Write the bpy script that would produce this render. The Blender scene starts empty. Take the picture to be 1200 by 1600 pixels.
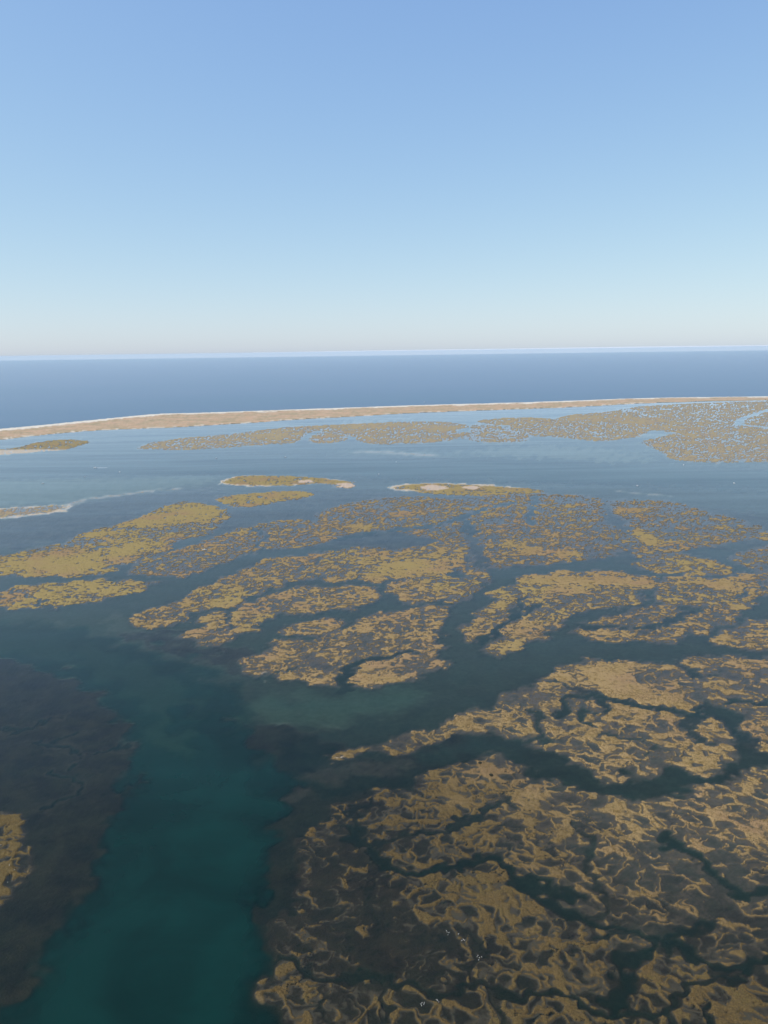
import bpy, math, random
import numpy as np
from mathutils import Matrix, Vector

random.seed(7)
rng = np.random.default_rng(11)
C = bpy.context.scene.collection
SC = bpy.context.scene

# ------------------------------------------------------------------ camera
H = 300.0                      # metres above the water
FPX = 1202.0                   # focal length in photograph pixels (1200 x 1600)
PITCH = math.atan((800 - 549) / FPX)
ROLL = math.atan(16 / 1200)
Fv = np.array([0, math.cos(PITCH), -math.sin(PITCH)])
R0 = np.array([1.0, 0, 0])
U0 = np.array([0, math.sin(PITCH), math.cos(PITCH)])
Rv = math.cos(ROLL) * R0 - math.sin(ROLL) * U0
Uv = math.sin(ROLL) * R0 + math.cos(ROLL) * U0
cam_d = bpy.data.cameras.new('camera')
cam = bpy.data.objects.new('camera', cam_d)
C.objects.link(cam)
cam_d.sensor_fit = 'VERTICAL'
cam_d.sensor_height = 36.0
cam_d.lens = 36.0 * FPX / 1600
cam_d.clip_start = 1.0
cam_d.clip_end = 400000.0
M = Matrix.Identity(4)
for i in range(3):
    M[i][0] = Rv[i]; M[i][1] = Uv[i]; M[i][2] = -Fv[i]
M[2][3] = H
cam.matrix_world = M
SC.camera = cam

# ------------------------------------------------------------------ light
SUN_EL = math.radians(50)
SUN_ROT = math.radians(252)      # clockwise from +Y: left, a little behind the camera
w = bpy.data.worlds.new("World")
SC.world = w
w.use_nodes = True
nt = w.node_tree
sky = nt.nodes.new('ShaderNodeTexSky')
sky.sky_type = 'NISHITA'
sky.sun_disc = False
sky.sun_elevation = SUN_EL
sky.sun_rotation = SUN_ROT
sky.altitude = 3400
sky.air_density = 1.45
sky.dust_density = 9.9
sky.ozone_density = 6.5
nt.nodes['Background'].inputs['Strength'].default_value = 0.10
def vmath(op, a, b_):
    nd = nt.nodes.new('ShaderNodeVectorMath'); nd.operation = op
    for k, v in ((0, a), (1, b_)):
        if isinstance(v, bpy.types.NodeSocket): nt.links.new(v, nd.inputs[k])
        else: nd.inputs[k].default_value = v
    return nd.outputs[0]
# high haze evens out the brightness of the whole sky: c -> a c / (c + b)
skyc = vmath('DIVIDE', vmath('MULTIPLY', sky.outputs[0], (10.2, 10.75, 8.5)), vmath('ADD', sky.outputs[0], (4.2, 4.2, 1.84)))
nt.links.new(skyc, nt.nodes['Background'].inputs['Color'])
sd = bpy.data.lights.new('sun', 'SUN')
sd.energy = 2.6
sd.angle = math.radians(0.5)
sd.color = (1.0, 0.95, 0.87)
so = bpy.data.objects.new('sun', sd)
C.objects.link(so)
sdir = Vector((math.sin(SUN_ROT) * math.cos(SUN_EL), math.cos(SUN_ROT) * math.cos(SUN_EL), math.sin(SUN_EL)))
so.rotation_euler = sdir.to_track_quat('Z', 'Y').to_euler()
so.location = (0, 0, 2000)
SC.view_settings.view_transform = 'Standard'
SC.view_settings.look = 'None'
SC.view_settings.gamma = 1.0
SC.view_settings.use_curve_mapping = False
SC.view_settings.exposure = 0.4
SC.cycles.volume_bounces = 2
SC.cycles.max_bounces = 6
SC.cycles.transparent_max_bounces = 12
HAZE_DENSITY = 0.000023

# ------------------------------------------------------------------ helpers
def ground(u, v):
    """photograph pixel -> point of the water plane"""
    d = Fv * FPX + Rv * (u - 600) + Uv * (800 - v)
    t = H / -d[2]
    return (d[0] * t, d[1] * t)

def world(pts):
    return np.array([ground(u, v) for u, v in pts])

def chaikin(p, n=2, closed=True):
    for _ in range(n):
        q = np.roll(p, -1, 0) if closed else p[1:]
        a = p if closed else p[:-1]
        r = np.empty((len(a) * 2, 2))
        r[0::2] = a * .78 + q * .22
        r[1::2] = a * .22 + q * .78
        if not closed:
            r = np.vstack([p[:1], r, p[-1:]])
        p = r
    return p

def smooth(a, b, x):
    t = np.clip((x - a) / (b - a), 0, 1)
    return t * t * (3 - 2 * t)

def seg_dist(px, py, a, b):
    dx, dy = b - a
    l2 = dx * dx + dy * dy + 1e-9
    t = np.clip(((px - a[0]) * dx + (py - a[1]) * dy) / l2, 0, 1)
    return (px - a[0] - t * dx) ** 2 + (py - a[1] - t * dy) ** 2, t

def signed(px, py, poly):
    """signed distance to a closed polygon, positive inside"""
    d = np.full(px.shape, 1e12)
    ins = np.zeros(px.shape, bool)
    n = len(poly)
    for i in range(n):
        a, b = poly[i], poly[(i + 1) % n]
        d = np.minimum(d, seg_dist(px, py, a, b)[0])
        if a[1] != b[1]:
            c = (a[1] > py) != (b[1] > py)
            ins ^= c & (px < (b[0] - a[0]) * (py - a[1]) / (b[1] - a[1]) + a[0])
    return np.where(ins, 1, -1) * np.sqrt(d)

class Tile:
    """periodic noise tile with a band-limited spectrum"""
    def __init__(self, n, size, wave, width=.45, aniso=1.0, ang=0.0):
        f = np.fft.fftfreq(n, size / n)
        fx, fy = np.meshgrid(f, f, indexing='xy')
        c, s = math.cos(ang), math.sin(ang)
        a = (fx * c + fy * s) * aniso
        b = (-fx * s + fy * c)
        r = np.hypot(a, b) + 1e-9
        amp = np.exp(-(np.log(r * wave) / width) ** 2)
        t = np.fft.ifft2(np.fft.fft2(rng.standard_normal((n, n))) * amp).real
        self.t = ((t - t.mean()) / t.std()).astype(np.float32)
        self.n, self.size = n, size
    def __call__(self, x, y, rot=0.0, k=1.0):
        c, s = math.cos(rot), math.sin(rot)
        u = ((x * c + y * s) / (self.size * k) % 1.0) * self.n
        v = ((-x * s + y * c) / (self.size * k) % 1.0) * self.n
        i = u.astype(np.int32); j = v.astype(np.int32)
        fu = (u - i).astype(np.float32); fv = (v - j).astype(np.float32)
        i %= self.n; j %= self.n
        i1 = (i + 1) % self.n; j1 = (j + 1) % self.n
        t = self.t
        return (t[j, i] * (1 - fu) + t[j, i1] * fu) * (1 - fv) + (t[j1, i] * (1 - fu) + t[j1, i1] * fu) * fv

def make_mesh(name, V, Q, attrs=None, smooth_shade=True):
    me = bpy.data.meshes.new(name)
    me.vertices.add(len(V))
    me.vertices.foreach_set('co', np.ascontiguousarray(V, np.float32).ravel())
    k = Q.shape[1]
    me.loops.add(Q.size)
    me.loops.foreach_set('vertex_index', np.ascontiguousarray(Q, np.int32).ravel())
    me.polygons.add(len(Q))
    me.polygons.foreach_set('loop_start', np.arange(0, Q.size, k, dtype=np.int32))
    me.update(calc_edges=True)
    if smooth_shade:
        me.polygons.foreach_set('use_smooth', np.ones(len(Q), bool))
    for an, av in (attrs or {}).items():
        at = me.attributes.new(an, 'FLOAT', 'POINT')
        at.data.foreach_set('value', np.ascontiguousarray(av, np.float32))
    me.validate()
    return me

def link(name, me, mat=None, parent=None, loc=None, **props):
    o = bpy.data.objects.new(name, me)
    C.objects.link(o)
    if mat is not None:
        me.materials.append(mat)
    if parent is not None:
        o.parent = parent
    if loc is not None:
        o.location = loc
    for k, v in props.items():
        o[k] = v
    return o

# ------------------------------------------------------------------ materials
class NB:
    def __init__(self, name):
        self.m = bpy.data.materials.new(name)
        self.m.use_nodes = True
        self.t = self.m.node_tree
        self.t.nodes.clear()
        self.out = self.t.nodes.new('ShaderNodeOutputMaterial')
    def n(self, typ, **kw):
        nd = self.t.nodes.new(typ)
        ins = kw.pop('ins', {})
        for k, v in kw.items():
            setattr(nd, k, v)
        for k, v in ins.items():
            if hasattr(v, 'is_output') or isinstance(v, bpy.types.NodeSocket):
                self.t.links.new(v, nd.inputs[k])
            else:
                nd.inputs[k].default_value = v
        return nd
    def math(self, op, a, b=0.0, clamp=False):
        return self.n('ShaderNodeMath', operation=op, use_clamp=clamp, ins={0: a, 1: b}).outputs[0]
    def attr(self, name):
        return self.n('ShaderNodeAttribute', attribute_name=name).outputs['Fac']
    def mix(self, f, a, b):
        nd = self.n('ShaderNodeMix', data_type='RGBA')
        for k, v in ((0, f), (6, a), (7, b)):
            if isinstance(v, bpy.types.NodeSocket):
                self.t.links.new(v, nd.inputs[k])
            else:
                nd.inputs[k].default_value = v if k == 0 else (*v, 1)
        return nd.outputs[2]
    def noise(self, scale, detail=4, rough=.6, vec=None, dist=0.0):
        nd = self.n('ShaderNodeTexNoise', ins={'Scale': scale, 'Detail': detail, 'Roughness': rough, 'Distortion': dist})
        v = vec if vec is not None else self.pos
        self.t.links.new(v, nd.inputs['Vector'])
        return nd.outputs['Fac']
    @property
    def pos(self):
        if not hasattr(self, '_p'):
            self._p = self.n('ShaderNodeNewGeometry').outputs['Position']
        return self._p
    def ramp(self, f, lo, hi):
        return self.n('ShaderNodeMapRange', interpolation_type='SMOOTHSTEP', ins={0: f, 1: lo, 2: hi}).outputs[0]
    def done(self, sh):
        self.t.links.new(sh, self.out.inputs['Surface'])
        return self.m

def plain(name, col, rough=.5):
    b = NB(name)
    v = b.noise(2.0, 2)
    c = b.mix(b.ramp(v, .35, .7), tuple(x * .88 for x in col), col)
    return b.done(b.n('ShaderNodeBsdfPrincipled', ins={'Base Color': c, 'Roughness': rough}).outputs[0])

def terrain_material():
    b = NB('marsh_ground')
    veg, sand, dark, lit_pale = (b.attr(k) for k in ('veg', 'sand', 'dark', 'lit_pale'))
    n1 = b.noise(.035, 5, .6)           # tens of metres
    n2 = b.noise(.22, 5, .65)           # a few metres
    n3 = b.noise(1.3, 4, .7)            # clumps
    n4 = b.noise(.006, 4, .55)
    straw = b.mix(b.ramp(n1, .35, .65), (.30, .200, .080), (.34, .225, .098))
    straw = b.mix(b.ramp(n2, .50, .64), straw, (.19, .12, .042))
    straw = b.mix(b.ramp(n3, .56, .70), straw, (.36, .255, .12))
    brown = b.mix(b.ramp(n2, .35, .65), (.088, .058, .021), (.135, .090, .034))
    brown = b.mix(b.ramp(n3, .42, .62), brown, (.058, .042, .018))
    olive = b.mix(b.ramp(n2, .3, .7), (.285, .207, .070), (.335, .243, .088))
    straw = b.mix(b.math('MULTIPLY', b.ramp(b.math('ADD', b.attr('olive'), b.math('MULTIPLY', b.math('SUBTRACT', n4, .5), 1.6)), .2, .8), .95), straw, olive)
    straw = b.mix(b.math('MULTIPLY', b.ramp(b.noise(.011, 4, .6), .48, .68), .8), straw, (.30, .185, .095))
    mp = b.n('ShaderNodeMapping', ins={'Vector': b.pos, 'Scale': (.10, .17, 1), 'Rotation': (0, 0, .7)})
    straw = b.mix(b.math('MULTIPLY', b.ramp(b.noise(1.0, 3, .65, mp.outputs[0], .8), .60, .68), .75), straw, (.125, .088, .028))
    vegc = b.mix(lit_pale, brown, straw)  # brown end: plants with the near field's vignette darkening put into their colour
    vegc = b.mix(b.math('MULTIPLY', b.ramp(n3, .34, .26), .6), vegc, (.06, .05, .025))
    mud = b.mix(b.ramp(n2, .3, .7), (.088, .074, .052), (.124, .104, .073))
    mud = b.mix(b.ramp(n1, .45, .7), mud, (.074, .068, .052))
    grass = b.mix(b.ramp(b.noise(.05, 5, .65), .35, .65), (.011, .009, .004), (.034, .028, .013))
    mud = b.mix(lit_pale, b.mix(b.ramp(n2, .3, .7), (.018, .0135, .006), (.036, .027, .012)), mud)  # dark end: real dark flats, plus the near field's falloff put into colour
    mud = b.mix(dark, mud, grass)
    sandc = b.mix(b.ramp(n2, .3, .7), (.45, .37, .27), (.54, .45, .34))
    tone = b.attr('tone')
    tn = b.math('ADD', tone, b.math('MULTIPLY', b.math('SUBTRACT', n3, .5), .9))
    fringe = b.mix(b.ramp(n2, .3, .7), (.075, .060, .036), (.105, .084, .048))
    fringe = b.mix(lit_pale, (.054, .046, .027), fringe)
    edge = b.mix(lit_pale, (.075, .050, .020), (.15, .108, .056))
    col = b.mix(b.ramp(tn, -1.1, -.35), mud, fringe)
    col = b.mix(b.ramp(tn, -.07, .03), col, edge)
    vegc = b.mix(b.ramp(tn, .15, .75), b.mix(.5, vegc, edge), vegc)      # plant colour blends to the browner edge tone low on the ridges
    col = b.mix(b.ramp(tn, .06, .17), col, vegc)
    col = b.mix(sand, col, sandc)
    col = b.mix(b.attr('pan'), col, b.mix(b.ramp(n2, .3, .7), (.50, .355, .235), (.58, .43, .30)))
    rough = b.n('ShaderNodeMapRange', ins={0: b.math('MAXIMUM', veg, sand), 3: .58, 4: .97}).outputs[0]
    bump = b.n('ShaderNodeBump', ins={'Strength': .6, 'Distance': .35, 'Height': n3})
    p = b.n('ShaderNodeBsdfPrincipled', ins={'Base Color': col, 'Roughness': rough, 'Normal': bump.outputs[0], 'Specular IOR Level': .13})
    return b.done(p.outputs[0])

def dune_material():
    b = NB('dune_scrub')
    sand = b.attr('sand')
    n1 = b.noise(.012, 5, .65)
    n2 = b.noise(.05, 5, .7)
    c = b.mix(b.ramp(n1, .38, .64), (.52, .335, .20), (.37, .28, .155))
    c = b.mix(b.ramp(n2, .5, .7), c, (.60, .43, .28))
    c = b.mix(b.ramp(n2, .42, .3), c, (.22, .185, .11))
    c = b.mix(sand, c, b.mix(b.ramp(n2, .3, .7), (.68, .58, .44), (.76, .67, .53)))
    return b.done(b.n('ShaderNodeBsdfPrincipled', ins={'Base Color': c, 'Roughness': .95, 'Specular IOR Level': .1}).outputs[0])

def water_material():
    """clear sheet over the modelled bottom: light is absorbed and scattered over the depth of water below each point"""
    b = NB('lagoon_water')
    depth = b.attr('depth')
    geo = b.n('ShaderNodeNewGeometry')
    cosv = b.n('ShaderNodeVectorMath', operation='DOT_PRODUCT', ins={0: geo.outputs['Incoming'], 1: (0, 0, 1)}).outputs['Value']
    cosv = b.math('ABSOLUTE', cosv)
    sin2 = b.math('SUBTRACT', 1.0, b.math('MULTIPLY', cosv, cosv))
    cosr = b.math('SQRT', b.math('SUBTRACT', 1.0, b.math('MULTIPLY', sin2, .5653)))
    path = b.math('DIVIDE', depth, cosr)
    ex = []
    for k in (.52, .30, .36):
        ex.append(b.math('EXPONENT', b.math('MULTIPLY', path, -k)))
    tint = b.n('ShaderNodeCombineColor', ins={0: ex[0], 1: ex[1], 2: ex[2]}).outputs[0]
    transp = b.n('ShaderNodeBsdfTransparent', ins={'Color': tint})
    mf = b.n('ShaderNodeMapping', ins={'Vector': b.pos, 'Scale': (.006, .028, 1), 'Rotation': (0, 0, -.25)})
    plume = b.ramp(b.math('ADD', b.math('MULTIPLY', b.noise(.012, 4, .6, dist=1.2), .72), b.math('MULTIPLY', b.noise(1.0, 5, .6, mf.outputs[0], 1.0), .28)), .38, .62)
    body = b.n('ShaderNodeBsdfDiffuse', ins={'Color': b.mix(plume, (.0005, .0180, .0125), (.0016, .0290, .0208))})
    scat = b.math('SUBTRACT', 1.0, b.math('EXPONENT', b.math('MULTIPLY', path, -.34)))
    sub = b.n('ShaderNodeMixShader', ins={0: scat, 1: transp.outputs[0], 2: body.outputs[0]})
    # wind streaks change the roughness of the surface
    mp = b.n('ShaderNodeMapping', ins={'Vector': b.pos, 'Scale': (.0016, .016, 1)})
    st = b.noise(1.0, 5, .6, mp.outputs[0], .6)
    rough = b.n('ShaderNodeMapRange', ins={0: st, 1: .3, 2: .7, 3: .17, 4: .26}).outputs[0]
    gl = b.n('ShaderNodeBsdfGlossy', ins={'Color': (1, 1, 1, 1), 'Roughness': rough})
    fr = b.n('ShaderNodeFresnel', ins={'IOR': 1.17}).outputs[0]
    fr = b.math('MULTIPLY', fr, b.n('ShaderNodeMapRange', ins={0: st, 1: .3, 2: .7, 3: 1.50, 4: 1.25}).outputs[0])
    fr = b.math('MINIMUM', fr, 1.0)
    fin = b.n('ShaderNodeMixShader', ins={0: fr, 1: sub.outputs[0], 2: gl.outputs[0]})
    return b.done(fin.outputs[0])

def sea_material():
    b = NB('open_sea')
    mp = b.n('ShaderNodeMapping', ins={'Vector': b.pos, 'Scale': (.0003, .0011, 1)})
    st = b.noise(1.0, 6, .6, mp.outputs[0], .5)
    rough = b.n('ShaderNodeMapRange', ins={0: st, 1: .3, 2: .7, 3: .30, 4: .42}).outputs[0]
    body = b.n('ShaderNodeBsdfDiffuse', ins={'Color': (.002, .064, .112, 1)})
    gl = b.n('ShaderNodeBsdfGlossy', ins={'Color': (1, 1, 1, 1), 'Roughness': rough})
    fr = b.n('ShaderNodeFresnel', ins={'IOR': 1.333}).outputs[0]
    fr = b.math('MINIMUM', b.math('MULTIPLY', fr, .62), 1.0)
    return b.done(b.n('ShaderNodeMixShader', ins={0: fr, 1: body.outputs[0], 2: gl.outputs[0]}).outputs[0])

MAT_GROUND = terrain_material()
MAT_DUNE = dune_material()
MAT_WATER = water_material()
MAT_SEA = sea_material()

# ------------------------------------------------------------------ the ground grid: a fan that is finer near the camera
NR, NC = 1080, 1120
vv = np.linspace(1740, 606, NR)
ang = PITCH + np.arctan((vv - 800) / FPX)
Yr = H / np.tan(ang)
def half_width(y):
    return 110 + .575 * y
aa = np.linspace(-1, 1, NC)
GX = aa[None, :] * half_width(Yr)[:, None]
GY = np.repeat(Yr[:, None], NC, 1)
gx, gy = GX.ravel(), GY.ravel()

T_rid = Tile(1024, 420, 9.0, .40, 1.4, math.radians(-47))
T_rid2 = Tile(1024, 640, 17.0, .5, 1.5, math.radians(-30))
T_fine = Tile(1024, 230, 3.4, .55)
T_net = Tile(1024, 520, 22.0, .30, 1.25, math.radians(-52))
T_net2 = Tile(1024, 430, 15.0, .30, 1.2, math.radians(-28))
T_crk = Tile(1024, 560, 26.0, .5)
T_low = Tile(512, 3200, 240, .6)
T_mid = Tile(512, 900, 46, .6)
T_w1 = Tile(512, 700, 42, .5)
T_w2 = Tile(512, 700, 42, .5)
T_w3 = Tile(512, 170, 11, .5)
T_w4 = Tile(512, 170, 11, .5)
T_patch = Tile(512, 1500, 85, .6)

# bank lines wander a few metres
wx = gx + 3.6 * T_w1(gx, gy) + 1.5 * T_w3(gx, gy)
wy = gy + 3.6 * T_w2(gx, gy) + 1.5 * T_w4(gx, gy)

rx = gx + 2.2 * T_w2(gx, gy, .4, 1.3) + 1.1 * T_w4(gx, gy, .9)
ry = gy + 2.2 * T_w1(gx, gy, .7, 1.3) + 1.1 * T_w3(gx, gy, .5)
# lace of crest lines round pools: the joined zero lines of two noises, so that crests branch, hook and close
def lace(k, ang):
    pa = 1 - np.abs(T_net(rx, ry, ang, k)); pb = 1 - np.abs(T_net2(rx, ry, ang, k))
    pa /= pa.std(); pb /= pb.std()
    m = np.maximum(pa - pa.mean(), pb - pb.mean() - .2)
    m /= m.std()
    return .82 * m + .20 * T_rid(rx, ry, ang, k) + .30 * T_rid2(rx, ry, ang, k)
kf = smooth(520, 820, gy)
ridge = lace(1.0, 0.0) * (1 - kf) + lace(.88, .35) * kf + .11 * T_fine(gx, gy) + .12 * T_mid(gx, gy)
qs = np.quantile(ridge[::7], np.linspace(0, 1, 401))
pr = np.clip(np.interp(ridge, qs, np.linspace(0, 1, 401)), .002, .998)
ridge = .5513 * np.log(pr / (1 - pr))                 # evened out to a normal spread
crease = np.abs(T_crk(rx + 2 * T_fine(gx, gy), ry)) * 1.0
low = T_low(gx, gy)
patchy = T_patch(gx, gy, .5)
fine = T_fine(gx, gy, .6, .55)
mid = T_mid(gx, gy, 1.1)

def near_box(p, m):
    lo, hi = p.min(0) - m, p.max(0) + m
    return np.nonzero((gx > lo[0]) & (gx < hi[0]) & (gy > lo[1]) & (gy < hi[1]))[0]

# ---- bottom of the lagoon
B = np.full(gx.shape, -.85)
sand = .16 * smooth(500, 800, gy); dark = np.full(gx.shape, .15); lit_pale = np.ones(gx.shape); olive = np.zeros(gx.shape)

def flat(pts, level, soft, sd=None, dk=None, wobble=0.0, n=2):
    p = chaikin(world(pts), n)
    ix = near_box(p, soft * 2.5)
    s = signed(wx[ix], wy[ix], p) + wobble * mid[ix]
    k = smooth(-soft, soft, s)
    B[ix] = B[ix] * (1 - k) + level * k
    if sd is not None: sand[ix] = sand[ix] * (1 - k) + sd * k
    if dk is not None: dark[ix] = dark[ix] * (1 - k) + dk * k

# everything beyond the middle of the barrier island is sea
seaside = signed(gx, gy, world([(-500, 735), (-100, 688), (0, 679), (160, 663), (300, 656), (400, 651), (640, 639.5), (800, 634), (1000, 625.5), (1200, 622), (1500, 617), (1700, 585), (-700, 588)])) > 0
# open sea side, main deep channel, flats: (outline, level, softness, sand, dark)
flat([(-300, 702), (0, 669), (300, 644), (800, 627), (1500, 612), (1500, 585), (-300, 585)], -12, 20, .6, 0)
flat([(-200, 700), (200, 680), (560, 655), (900, 640), (1300, 650), (1300, 722), (1000, 728), (700, 735), (300, 742), (-200, 740)], -2.2, 60, .5, .2, 20)
flat([(-200, 722), (100, 722), (420, 708), (800, 716), (1300, 742), (1300, 765), (900, 752), (550, 742), (300, 738), (120, 742), (-200, 752)], -6, 50, 0, .6, 30)
flat([(-200, 758), (60, 748), (200, 748), (330, 742), (345, 752), (270, 763), (120, 782), (60, 788), (-200, 800)], -.9, 50, .9, 0, 15)
flat([(-300, 850), (0, 812), (110, 790), (180, 776), (285, 765), (345, 762), (345, 790), (270, 790), (180, 822), (110, 842), (60, 855), (-300, 890)], -.34, 18, 0, .75, 12)
flat([(330, 772), (560, 762), (700, 775), (960, 776), (1180, 800), (1300, 815), (1300, 850), (1180, 850), (1000, 870), (800, 880), (700, 890), (520, 850), (330, 850)], -.42, 30, 0, .55, 10)
flat([(-200, 962), (60, 955), (190, 945), (280, 985), (330, 1015), (400, 1070), (330, 1045), (250, 1020), (130, 990), (70, 975), (-200, 985)], -1.0, 14, .35, .5, 5)
flat([(165, 990), (280, 985), (290, 1003), (330, 1012), (390, 1010), (400, 1025), (370, 1050), (385, 1060), (340, 1040), (260, 1025)], -.42, 8, 0, .7, 6)
flat([(70, 972), (90, 968), (150, 988), (225, 1008), (225, 1016), (150, 1000)], -.8, 8, .4, 0, 4)
flat([(150, 965), (195, 962), (225, 985), (175, 985)], -.8, 6, .3, .1, 4)
# deep main channel from the left edge round to the bottom of the view
flat([(-300, 985), (60, 985), (180, 1015), (290, 1055), (372, 1115), (400, 1180), (428, 1240), (416, 1320), (396, 1410), (400, 1500), (425, 1620), (430, 1700), (0, 1700), (30, 1570), (80, 1510), (155, 1390), (190, 1290), (212, 1200), (206, 1130), (150, 1080), (60, 1030), (-300, 1010)], -6.5, 30, 0, .3, 7)
flat([(-300, 966), (60, 970), (190, 1008), (300, 1052), (376, 1112), (396, 1180), (300, 1200), (215, 1185), (210, 1135), (158, 1082), (64, 1032), (-300, 1006)], -2.0, 24, .85, 0, 7)
flat([(280, 1120), (330, 1130), (350, 1180), (330, 1300), (270, 1420), (300, 1700), (380, 1700), (372, 1480), (375, 1330), (395, 1250), (370, 1150)], -9, 25, 0, .3, 8)
# dark mud flat on the left
flat([(-300, 1010), (0, 1022), (67, 1044), (117, 1060), (160, 1093), (198, 1122), (210, 1155), (213, 1190), (207, 1222), (197, 1262), (178, 1305), (150, 1368), (100, 1458), (67, 1514), (27, 1556), (-20, 1590), (-300, 1640)], -.36, 7, 0, .95, 4)
# channel shelf between the two marsh fields
flat([(400, 1085), (450, 1088), (640, 1075), (660, 1090), (560, 1120), (470, 1130), (395, 1128), (370, 1105)], -1.3, 20, .70, 0, 6)
flat([(372, 1128), (470, 1135), (520, 1150), (560, 1185), (640, 1180), (700, 1158), (740, 1150), (700, 1180), (640, 1206), (560, 1214), (470, 1212), (420, 1190), (385, 1160)], -.5, 9, 0, .75, 6)
flat([(445, 1150), (512, 1150), (516, 1200), (470, 1212), (436, 1190)], -.8, 8, 0, 1, 4)
flat([(480, 1200), (580, 1196), (640, 1185), (650, 1195), (600, 1210), (500, 1220), (450, 1222)], -.42, 6, .04, .3, 4)
flat([(440, 1236), (560, 1232), (640, 1236), (700, 1300), (800, 1420), (850, 1700), (425, 1700), (402, 1500), (400, 1410), (420, 1320), (445, 1270)], -.45, 8, 0, .75, 5)
flat([(440, 1240), (560, 1238), (556, 1244), (446, 1249)], -.36, 4, .04, .3, 2)
flat([(740, 1000), (775, 1020), (790, 1040), (760, 1055), (735, 1040)], -.9, 12, .2, .3, 4)
# pale shoals near the far marshes
flat([(720, 702), (800, 693), (900, 695), (1010, 706), (1030, 716), (990, 724), (900, 722), (800, 718), (715, 712)], -.8, 40, .55, 0, 45)
flat([(950, 640), (1010, 634), (1080, 637), (1010, 643)], -.4, 20, .9, 0, 20)
flat([(520, 657), (640, 652), (660, 656), (560, 661)], -.6, 20, .7, 0, 20)

# ---- islands: outline, cover 0..1, levee, patches (x, y, rx, ry, gain), look
RIM = 0.9
def I(name, cat, label, pts, cover, rim=RIM, patches=(), own=None, creeks=(), kind='marsh', paleness=1.0, n=2, soft=3.0, skirt=.16):
    return dict(name=name, cat=cat, label=label, pts=pts, cover=cover, rim=rim, patches=patches, own=own, creeks=creeks, kind=kind, lit_pale=paleness, n=n, soft=soft, skirt=skirt)

R_POLY = [(545, 1262), (600, 1246), (640, 1234), (655, 1219), (683, 1206), (733, 1192), (767, 1184), (800, 1196), (827, 1209), (860, 1230), (887, 1233), (927, 1246), (987, 1250), (1033, 1250), (1090, 1245), (1120, 1230), (1150, 1217), (1200, 1206), (1450, 1190), (1700, 1700), (470, 1700), (446, 1600), (428, 1515), (450, 1460), (470, 1400), (470, 1320), (500, 1285)]
C1 = [(543, 1296), (577, 1337), (607, 1362), (667, 1366), (700, 1352), (750, 1343), (783, 1350), (817, 1367), (850, 1390), (893, 1417), (933, 1437), (987, 1455), (1033, 1478), (1100, 1497), (1167, 1506), (1260, 1498)]
C2 = [(425, 1506), (450, 1497), (467, 1513), (490, 1537), (510, 1530), (533, 1522), (563, 1527), (580, 1547), (633, 1543), (667, 1540), (733, 1547), (753, 1549), (800, 1560), (843, 1564), (900, 1567), (950, 1580), (1033, 1587), (1100, 1590)]
C3 = [(1000, 1470), (996, 1500), (980, 1527), (963, 1560), (955, 1580)]

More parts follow.
